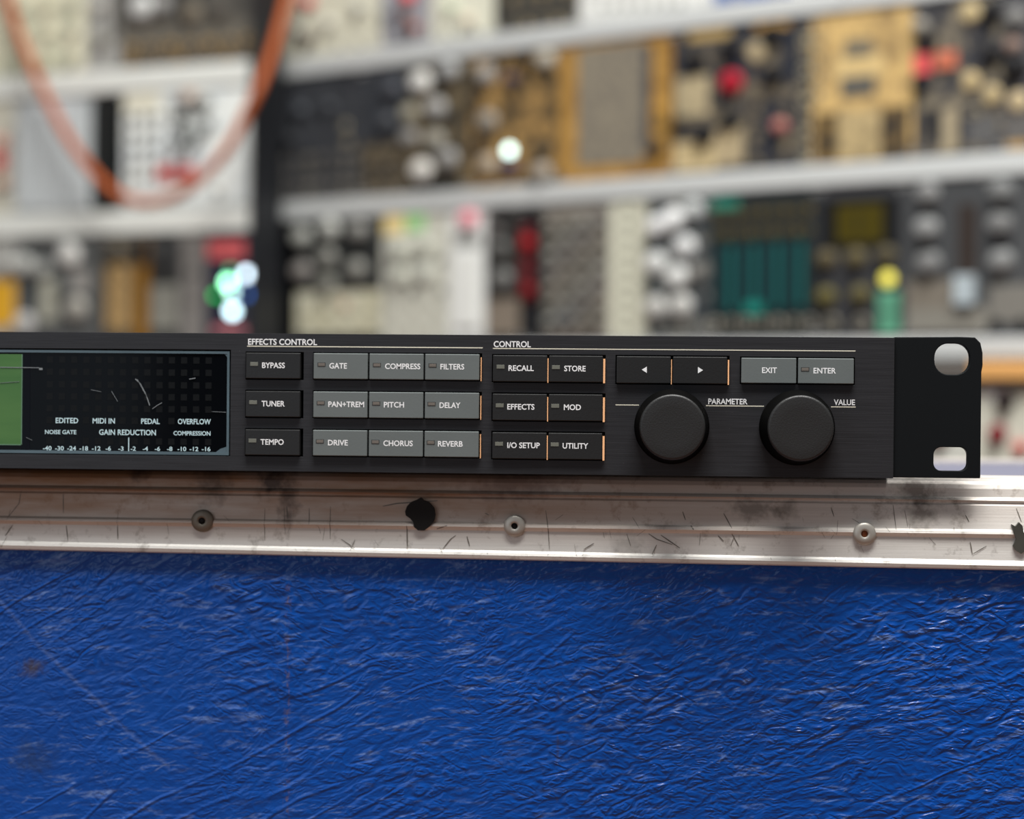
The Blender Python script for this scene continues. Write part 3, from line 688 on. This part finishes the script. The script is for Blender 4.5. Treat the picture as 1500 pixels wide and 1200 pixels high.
module('right', 'A', 850, 1043, (222, 224, 220), 'white module with a line of small dark print near the top of the picture', [('print', 878 + i * 19, 888 + i * 19, 8 - i * 0.6, 14 - i * 0.6, (120, 122, 118)) for i in range(7)] + [K(880, -40, 6, BLK), K(940, -45, 6, BLK)])
module('right', 'A', 1043, 1196, (224, 226, 226), 'white module with a blue block at the top edge of the picture', [('plate', 1048, 1160, -40, 6, (46, 92, 166)), J(1080, 22, 3, SIL), J(1140, 16, 3, SIL)])
module('right', 'A', 1196, 1420, (70, 72, 74), 'dark module at the top right corner above the gold figure', [K(1250, -20, 6, GRY), K(1330, -25, 6, GRY)])
# ---- right rack, middle row
module('right', 'B', 405, 532, speckle((46, 48, 52), (58, 60, 64), 40), 'charcoal module with dim knobs above grey sockets beside the black post', [
    ('grid', 'jack', 420, 522, 7, 236, 290, 4, 3.6, [(128, 124, 116), (104, 100, 96), (140, 134, 120)]), K(445, 162, 6.5, (66, 70, 76)), K(487, 158, 6, (64, 67, 72)), J(508, 185, 4, (168, 160, 136)), J(511, 208, 4, (164, 154, 128)), K(430, 205, 6, (44, 46, 50))])
module('right', 'B', 532, 690, speckle((48, 46, 42), (104, 92, 70), 70, 0.42, 0.62), 'black module with a cluster of large pale silver knobs', [
    ('plate', 534, 600, 100, 206, (50, 53, 58)), ('grid', 'jack', 545, 590, 4, 225, 292, 5, 3.4, [(120, 112, 100), (98, 92, 84)]),
    K(579, 131, 8, (72, 75, 82)), K(572, 178, 7.5, (72, 75, 80)), K(621, 121, 10, (214, 214, 210)), K(663, 103, 9, (160, 162, 162)), K(643, 159, 9.5, (158, 158, 156)), K(605, 167, 8, (150, 146, 130)), K(605, 202, 8, (140, 138, 134)), K(642, 206, 8.5, (152, 150, 140)), K(661, 233, 9, (150, 150, 148)), K(622, 250, 10, (212, 210, 204)),
    K(645, 262, 5, (24, 26, 30)), K(650, 128, 5, (24, 26, 28))])
module('right', 'B', 690, 822, speckle((58, 52, 42), (150, 120, 74), 75, 0.42, 0.58), 'mottled gold and brown module with one bright white light', [
    K(718, 110, 8.5, (168, 164, 158)), K(719, 178, 8.5, (142, 138, 130)), K(719, 242, 9, (166, 152, 132)), K(754, 118, 5.5, (58, 52, 78)), K(804, 88, 8, (170, 168, 158)), K(798, 258, 8.5, (160, 152, 140)), K(752, 245, 5.5, (50, 44, 92)),
    ('light', 749, 221, 4.2, (215, 245, 240), 5), K(775, 84, 6, (38, 36, 36)), K(702, 150, 5, (48, 42, 36)), K(708, 215, 6, (46, 42, 38)), K(738, 92, 5, (60, 54, 44)), K(800, 225, 5, (84, 74, 58))])
module('right', 'B', 822, 986, speckle((138, 103, 50), (172, 134, 72), 60), 'gold framed module with a large flat taupe grey field', [
    ('plate', 849, 944, 72, 238, speckle((112, 106, 96), (130, 123, 108), 160)), ('slot', 944, 957, 66, 225, (66, 66, 68)), ('plate', 957, 984, 150, 222, speckle((96, 76, 40), (172, 132, 66), 90)), K(968, 215, 6, (84, 66, 40))])
module('right', 'B', 986, 1190, speckle((42, 45, 53), (112, 102, 84), 60, 0.50, 0.64), 'black and gold artwork module with one crimson red knob', [
    K(1075, 122, 9.5, (164, 24, 44)), K(1023, 90, 8, (22, 23, 25)), K(1074, 72, 8, (24, 25, 28)), K(1136, 52, 8, (24, 24, 26)), K(1137, 110, 8, (26, 26, 28)), K(1074, 176, 8, (26, 27, 29)), K(1036, 198, 8.5, (22, 22, 24)), K(1000, 180, 5, (34, 34, 34)),
    ('print', 992, 1040, 115, 168, speckle((150, 138, 110), (176, 162, 130), 80)), ('print', 990, 1050, 210, 248, speckle((176, 158, 118), (196, 178, 138), 80)), ('print', 1050, 1092, 190, 240, speckle((150, 138, 112), (186, 168, 132), 80)), K(1110, 78, 8, (182, 166, 132), 2), ('print', 1010, 1072, 42, 54, (176, 150, 98)),
    K(1147, 186, 6, (172, 112, 104)), ('grid', 'jack', 1180, 1180, 1, 60, 240, 9, 4.0, [(184, 176, 150), (150, 144, 126)]), ('grid', 'jack', 1112, 1150, 2, 150, 245, 5, 3.8, [(146, 134, 110), (98, 94, 88)]), ('print', 1108, 1158, 28, 40, (176, 138, 72))])
module('right', 'B', 1190, 1340, speckle((150, 126, 86), (196, 166, 110), 55), 'gold module with a figure shape and two small dark windows', [
    ('screen', 1240, 1280, 60, 82, (112, 106, 92)), ('screen', 1234, 1284, 114, 140, (92, 90, 84)), ('print', 1196, 1228, 168, 238, speckle((44, 42, 40), (110, 90, 56), 90)), ('print', 1292, 1332, 158, 232, speckle((40, 40, 42), (104, 86, 56), 90)), ('print', 1230, 1290, 165, 232, speckle((150, 134, 100), (180, 160, 118), 110)), ('print', 1225, 1296, 84, 112, (206, 180, 126)), ('grid', 'jack', 1200, 1200, 1, 60, 140, 4, 3.6, (190, 178, 146))])
module('right', 'B', 1340, 1470, speckle((52, 53, 58), (120, 112, 96), 65, 0.48, 0.62), 'charcoal module with a red button and small tan knobs', [
    ('button', 1334, 1366, 82, 108, (222, 92, 92)), ('button', 1374, 1404, 78, 100, (196, 112, 86)), K(1425, 120, 7, (196, 176, 132), 4), K(1456, 140, 7.5, (184, 166, 126), 4), K(1424, 20, 7.5, (190, 172, 130), 4), K(1365, 62, 6, (26, 26, 28)), K(1462, 18, 8, (30, 30, 32)), K(1458, 78, 8, (34, 34, 36)), ('slot', 1358, 1374, 160, 204, (34, 34, 36)), ('print', 1382, 1404, 160, 222, (160, 148, 122)), ('print', 1420, 1462, 172, 210, (92, 92, 92)), K(1350, 40, 6, (150, 146, 136)), J(1430, 165, 4, (150, 142, 122)), K(1352, 125, 6, (30, 30, 32))])
module('right', 'B', 1470, 1640, (74, 74, 78), 'dark grey module at the right edge with grey and tan knobs', [
    K(1492, 28, 8, (120, 120, 118)), K(1490, 100, 10, (26, 26, 28)), K(1494, 150, 8, (190, 172, 136), 4), K(1488, 68, 6, (140, 120, 110)), ('print', 1474, 1510, 204, 224, (176, 142, 86)), ('plate', 1474, 1600, 162, 200, (98, 96, 94))])
# ---- right rack, lower row
module('right', 'C', 436, 562, speckle((30, 32, 32), (44, 46, 46), 40), 'black module with grey knobs over a cream lower part beside the black gap', [
    K(443, 398, 9.5, (128, 124, 120)), K(484, 378, 9.5, (130, 130, 124)), K(527, 395, 9.5, (134, 134, 128)), K(484, 418, 9.5, (124, 124, 116)), K(446, 348, 9, (160, 162, 156)), K(488, 335, 9, (186, 188, 182)), K(530, 338, 9, (138, 138, 134)),
    ('plate', 437, 560, 430, 490, speckle((186, 182, 156), (200, 198, 178), 60)), ('grid', 'jack', 455, 545, 4, 455, 480, 2, 4, (176, 174, 150)), K(507, 448, 5, (176, 140, 116), 2)])
module('right', 'C', 562, 660, (196, 196, 184), 'cream module with four pale knobs and yellow and green stickers', [
    ('sticker', 564, 594, 314, 342, (236, 214, 150)), ('sticker', 597, 624, 312, 338, (160, 214, 146)), K(590, 368, 8, (182, 184, 172)), K(627, 362, 8, (184, 186, 174)), K(590, 405, 8.5, (186, 188, 176)), K(626, 400, 8.5, (188, 190, 180)), ('slot', 570, 580, 350, 420, (160, 160, 154)), ('grid', 'jack', 606, 650, 2, 383, 425, 2, 4.5, (150, 150, 142)), ('grid', 'jack', 580, 640, 3, 450, 480, 2, 3.4, (208, 206, 194))])
module('right', 'C', 660, 713, (222, 224, 222), 'bright white narrow module with a pink spot at its top', [K(690, 322, 8, (234, 150, 162)), ('slot', 668, 706, 345, 362, (156, 158, 154)), ('cap', 672, 704, 372, 480, (226, 228, 224), 3)])
module('right', 'C', 713, 764, speckle((36, 36, 36), (50, 50, 48), 40), 'narrow black module with two grey knobs beside the red strip', [K(736, 366, 9.5, (84, 84, 82)), K(740, 410, 10, (104, 104, 102)), ('plate', 714, 763, 438, 490, (128, 118, 106)), K(730, 338, 6, (92, 88, 86))])
module('right', 'C', 764, 797, (26, 26, 28), 'thin black module with a dark red strip', [('strip', 765, 784, 330, 442, (88, 28, 32), 2), K(776, 356, 7.5, (150, 12, 22), 6), K(777, 426, 7, (120, 8, 18), 6), J(782, 470, 3, (70, 80, 90))])
module('right', 'C', 797, 894, speckle((98, 94, 88), (120, 114, 106), 50), 'taupe grey module covered with a grid of small grey knobs', [('grid', 'knob', 810, 880, 4, 328, 470, 7, 5.2, [(122, 118, 110), (108, 106, 104), (128, 128, 122), (112, 110, 102)]), ('slot', 800, 850, 458, 476, (92, 100, 104))])
module('right', 'C', 894, 950, (204, 204, 186), 'narrow plain cream module between grey and black ones', [('grid', 'jack', 921, 921, 1, 305, 480, 9, 3.6, (190, 190, 174)), ('plate', 939, 949, 300, 482, (178, 176, 160))])
module('right', 'C', 950, 1042, speckle((50, 56, 60), (110, 110, 106), 50, 0.5, 0.6), 'black module crowded with bright white knobs', [
    K(968, 332, 9, (226, 228, 228)), K(990, 322, 9.5, (232, 234, 234)), K(1019, 308, 8.5, (186, 190, 190)), K(1007, 362, 9.5, (208, 210, 210)), K(962, 386, 9.5, (210, 212, 210)), K(997, 406, 10, (216, 218, 216)), K(965, 450, 9.5, (190, 190, 186)), K(1002, 448, 9.5, (196, 196, 192)), K(1022, 400, 6, (120, 118, 114)), K(955, 360, 5, (40, 48, 54)), K(960, 422, 6, (44, 54, 60)), ('grid', 'jack', 960, 1030, 4, 474, 484, 1, 4, (150, 148, 140))])
module('right', 'C', 1042, 1198, (34, 40, 42), 'dark module with a bank of teal sliders', [('slot', 1050, 1186, 352, 462, (18, 36, 40), 0.4)] +
    [('cap', 1054 + i * 17, 1060 + i * 17, 362 - i, 456 - i, (22, 96, 94) if i % 2 else (20, 58, 62), 2) for i in range(8)] +
    [('grid', 'jack', 1050, 1186, 9, 316, 338, 2, 3.6, [(116, 100, 56), (92, 84, 52)]), ('sticker', 1042, 1084, 293, 305, (30, 120, 104)), ('grid', 'jack', 1050, 1188, 7, 478, 470, 1, 5.0, [(150, 146, 134), (128, 124, 112)]), ('cap', 1096, 1120, 444, 460, (30, 130, 118), 3)])
module('right', 'C', 1198, 1323, (54, 55, 58), 'charcoal module with a small yellow display and a lit yellow button', [
    ('screen', 1206, 1318, 294, 362, (12, 14, 16), 0.8), ('screen', 1228, 1296, 302, 354, lamp((62, 54, 4), 0.15), 1.2), ('print', 1256, 1262, 312, 342, (50, 46, 16), 1.3),
    K(1215, 380, 7.5, (92, 84, 62)), K(1258, 378, 7.5, (96, 88, 62)), K(1302, 374, 7.5, (84, 78, 60)), K(1214, 435, 7.5, (96, 90, 52)), K(1264, 432, 7.5, (92, 86, 56)), ('light', 1303, 409, 5.6, (206, 196, 84), 1.3), ('button', 1290, 1320, 428, 456, lamp((84, 142, 116), 0.12)), ('button', 1290, 1320, 460, 490, lamp((84, 142, 116), 0.12)), J(1220, 474, 6, (136, 132, 118)), J(1264, 474, 6, (140, 136, 124))])
module('right', 'C', 1323, 1450, (66, 68, 70), 'dark grey module with three silver knobs beside a long slider slot', [
    K(1363, 283, 8.5, (134, 135, 135)), K(1361, 334, 9, (144, 146, 146)), K(1364, 386, 9.5, (122, 123, 123)), ('slot', 1406, 1432, 300, 404, (50, 42, 38), 0.5), ('cap', 1404, 1432, 404, 446, (172, 184, 190), 7), K(1363, 310, 8, (34, 35, 36), 4), K(1361, 358, 8, (34, 35, 36), 4), ('plate', 1330, 1398, 412, 452, (118, 112, 102)), ('plate', 1330, 1448, 452, 486, (128, 126, 118))])
module('right', 'C', 1450, 1640, (72, 74, 76), 'dark grey module at the right edge with silver knobs in a column', [
    K(1470, 280, 9, (120, 122, 122)), K(1468, 328, 9, (122, 123, 123)), K(1470, 382, 9, (135, 137, 137)), ('plate', 1450, 1600, 418, 470, (120, 118, 112)), ('grid', 'jack', 1460, 1500, 2, 478, 474, 1, 5, (40, 42, 44)), K(1470, 302, 8, (34, 35, 36), 4), K(1470, 352, 8, (36, 36, 38), 4)])
# ---- left rack
module('left', 'A', -120, 128, speckle((186, 188, 166), (214, 210, 186), 45), 'cream module speckled green grey behind the left strand of orange cable', [('grid', 'knob', 36, 108, 3, 14, 88, 3, 5.5, [(170, 176, 156), (186, 184, 160), (160, 162, 146)])])
module('left', 'A', 128, 178, (158, 158, 154), 'narrow grey module beside the speckled cream one', [K(150, 10, 6, (180, 178, 172)), K(152, 60, 6, (132, 130, 120)), ('slot', 166, 176, -20, 60, (80, 78, 74))])
module('left', 'A', 178, 374, (74, 72, 68), 'dark module with pale knobs over a row of gold sockets', [
    K(212, 12, 12, (206, 208, 206)), K(240, 8, 9, (150, 150, 148)), K(285, 20, 9, (120, 112, 98)), K(325, 14, 8, (96, 92, 86)), ('slot', 262, 275, -20, 50, (40, 40, 42)), ('grid', 'jack', 195, 368, 7, 72, 62, 1, 5.5, [(186, 156, 104), (168, 146, 110)]), ('grid', 'jack', 195, 368, 6, 94, 84, 1, 5.2, [(176, 146, 96), (150, 132, 106)]), ('plate', 180, 372, 40, 56, (98, 94, 86))])
module('left', 'B', -120, 24, (192, 190, 176), 'pale module at the left edge with pink and red knobs', [K(4, 210, 7, (200, 150, 136)), K(2, 238, 7, (206, 84, 84)), K(6, 268, 7, (196, 168, 150)), ('slot', 14, 22, 190, 290, (130, 128, 122))])
module('left', 'B', 24, 136, stripes((168, 174, 176), (200, 204, 206), 14), 'ribbed light grey module crossed by the orange cable', [('strip', 30 + i * 18, 42 + i * 18, 165, 306, (192, 198, 200), 2.5) for i in range(6)])
module('left', 'B', 136, 182, (22, 24, 24), 'narrow blank black module in the pale left rack', [('slot', 164, 176, 162, 300, (6, 14, 14)), ('plate', 138, 162, 150, 300, (32, 34, 34))])
module('left', 'B', 182, 374, speckle((206, 213, 215), (224, 228, 224), 30), 'white module with black knobs above a red block', [
    ('plate', 184, 236, 128, 165, (222, 220, 202)), ('grid', 'jack', 196, 232, 3, 172, 262, 5, 4.2, [(146, 148, 144), (124, 126, 124)]), K(281, 140, 7, (184, 164, 150)), K(290, 160, 5.5, (70, 74, 74)), K(306, 152, 5, (90, 94, 92)), K(266, 172, 5.5, (84, 88, 86)), K(272, 195, 6.5, (70, 74, 74)), K(296, 198, 6, (86, 90, 88)), K(262, 216, 6, (84, 86, 84)), K(285, 222, 5, (110, 114, 112)), K(312, 182, 4.5, (120, 124, 122)), K(262, 150, 4, (150, 152, 150)),
    ('button', 234, 286, 246, 262, (200, 60, 54)), ('button', 254, 274, 243, 256, (130, 24, 26), 4), J(320, 282, 4, (150, 154, 154)), J(340, 220, 4, (186, 190, 190)), ('plate', 246, 374, 296, 306, (190, 196, 196))])
module('left', 'C', -120, 26, (150, 150, 146), 'grey module with a mustard yellow lower half at the left edge', [('plate', -60, 24, 412, 478, (216, 164, 44)), K(14, 388, 9, (176, 176, 172))])
module('left', 'C', 26, 152, (84, 86, 86), 'dark grey module crowded with pale knobs and light bars', [
    K(106, 374, 11, (222, 222, 218)), K(38, 388, 10, (176, 178, 174)), K(66, 396, 8, (150, 152, 148)), ('cap', 64, 84, 410, 470, (170, 170, 156), 2.5), ('cap', 108, 134, 396, 430, (150, 148, 144), 2.5), K(116, 452, 11, (166, 164, 156)), ('slot', 36, 52, 412, 446, (56, 62, 64)), K(98, 424, 7, (80, 84, 84)), K(40, 474, 10, (190, 190, 188)), ('slot', 40, 100, 345, 362, (64, 66, 66)), K(100, 350, 7, (150, 152, 150))])
module('left', 'C', 152, 200, (70, 66, 58), 'narrow module with a stacked column of tan sockets', [('plate', 158, 194, 388, 482, (168, 140, 96)), ('grid', 'jack', 176, 176, 1, 398, 478, 4, 6.5, (196, 164, 112)), K(176, 365, 7, (118, 112, 100))])
module('left', 'C', 200, 220, (140, 98, 26), 'thin brass coloured module strip beside the tan sockets', [('slot', 202, 218, 345, 388, (20, 22, 26))])
module('left', 'C', 220, 266, (56, 57, 57), 'charcoal module with a pale grey lower half', [('plate', 222, 262, 418, 482, (134, 134, 126)), K(242, 385, 6, (46, 46, 48))])
module('left', 'C', 266, 302, (122, 119, 116), 'plain narrow grey module beside the navy one', [J(284, 440, 4, (136, 132, 126)), J(284, 400, 4, (112, 110, 106))])
module('left', 'C', 302, 374, (34, 36, 52), 'navy module with a red label and glowing white and green lights', [
    ('sticker', 306, 360, 354, 378, (200, 92, 94)), ('light', 336, 414, 4.2, (160, 255, 200), 8), ('light', 364, 402, 4.2, (216, 236, 250), 7.5), ('light', 343, 456, 4.6, (204, 236, 246), 7), ('light', 342, 428, 3.4, (200, 240, 236), 5), ('light', 318, 433, 3.0, (6, 150, 62), 5), ('light', 368, 432, 3.2, (36, 90, 170), 4), ('light', 340, 396, 2.6, (16, 130, 90), 4), ('sticker', 314, 360, 478, 490, (190, 120, 124))])
# ---- lower wooden case with pale modules, seen past the rack ear
sa, sb = s378 + 2, sR + 10
sw = wall_sz('right', 1431, 540)[0]
low = thing('wooden_module_case', 'low wooden case below the wide rack with a pale timber top edge', 'case', wall_point('right', 0, -325), PLANES['right'][0])
WOOD = mat_wood((226, 176, 110), (208, 152, 88))
MB().box(sw, sb, -14, 95, 366, 379, 1.5).build('top_board', WOOD, low)
MB().box(sa, sw - 1, -14, 95, 366, 379, 1.5).build('top_cover', flat((96, 92, 88), 0.6), low)
MB().box(sa, sb, -14, 95, 0, 240, 1.5).build('base_box', flat((46, 50, 70), 0.7), low)
MB().box(sa, sa + 12, -12, 95, 240, 366, 1).build('side_panel', WOOD, low)
MB().box(sb - 12, sb, -12, 95, 240, 366, 1).build('side_panel', WOOD, low)
MB().box(sa + 12, sb - 12, 85, 92, 240, 366).build('back_panel', BLACK, low)
module('right', 'D', 1290, 1425, (196, 198, 190), 'pale module in the wooden case seen through the ear slots', [K(1340, 600, 7, BLK), K(1380, 640, 7, (120, 20, 34))])
module('right', 'D', 1425, 1560, (200, 200, 186), 'pale module in the wooden case with black and dark red knobs', [K(1475, 588, 7, (36, 26, 28)), K(1464, 636, 7, (122, 28, 38)), K(1498, 656, 5, (196, 88, 84)), ('plate', 1440, 1478, 560, 588, (208, 208, 206))])
stand = thing('rack_stand', 'plain dark stand under the smaller left rack', 'stand', wall_point('left', 0, -325), PLANES['left'][0])
MB().box(sL - 20, s376 + 4, -10, 46, 330, 359, 1).build('shelf_board', flat((40, 40, 44), 0.6), stand)
for x in (sL - 18, s376 - 30):
    for y in (-6, 16):
        MB().box(x, x + 28, y, y + 28, 0, 330, 1).build('leg', flat((40, 40, 44), 0.6), stand)

# ------------------------------------------------------------------ hanging patch cable
CPX = [(-2, -60), (6, -22), (22, 34), (40, 82), (62, 130), (92, 190), (122, 235), (152, 268), (182, 290), (212, 297), (242, 293), (272, 279), (304, 252), (334, 216), (358, 172), (380, 126), (398, 78), (412, 30), (424, -20), (432, -60)]
def cable_pt(px, py, k):
    # hangs a little in front of both racks, from the left rack to the right one
    yl = PLANES['left'][1]; d = ray(px, py)
    a = wall_point('left', wall_sz('left', px, py)[0], 0); c = wall_point('right', wall_sz('right', px, py)[0], 0)
    f = min(1, max(0, (px - 384) / 40)); y = a.y * (1 - f) + c.y * f
    lift = 16 + 54 * math.sin(math.pi * k) ** 0.7
    t = (y - lift - CAM.y) / d.y
    return CAM + d * t
raw = [cable_pt(p[0], p[1], i / (len(CPX) - 1)) for i, p in enumerate(CPX)]
def spline(P_, n=6):
    out = []
    for i in range(len(P_) - 1):
        p0, p1, p2, p3 = P_[max(i - 1, 0)], P_[i], P_[i + 1], P_[min(i + 2, len(P_) - 1)]
        for k in range(n):
            t = k / n
            out.append(0.5 * ((2 * p1) + (p2 - p0) * t + (2 * p0 - 5 * p1 + 4 * p2 - p3) * t * t + (3 * p1 - p0 - 3 * p2 + p3) * t ** 3))
    return out + [P_[-1]]
pts = spline(raw)
cab = thing('patch_cable', 'orange patch cable hanging in a loop across the pale left rack', 'cable', raw[0])
MB().tube([p - raw[0] for p in pts], 4.7).build('cable_cord', flat((168, 84, 40), 0.45), cab)
for p, pl in ((raw[0], 'left'), (raw[-1], 'right')):
    n_ = Vector((math.sin(PLANES[pl][0]), -math.cos(PLANES[pl][0]), 0))
    q = p - n_ * 8
    MB().tube([p - raw[0] + n_ * 3, p - raw[0], q - raw[0] ], 6.5).build('plug', flat((30, 30, 32), 0.5), cab)
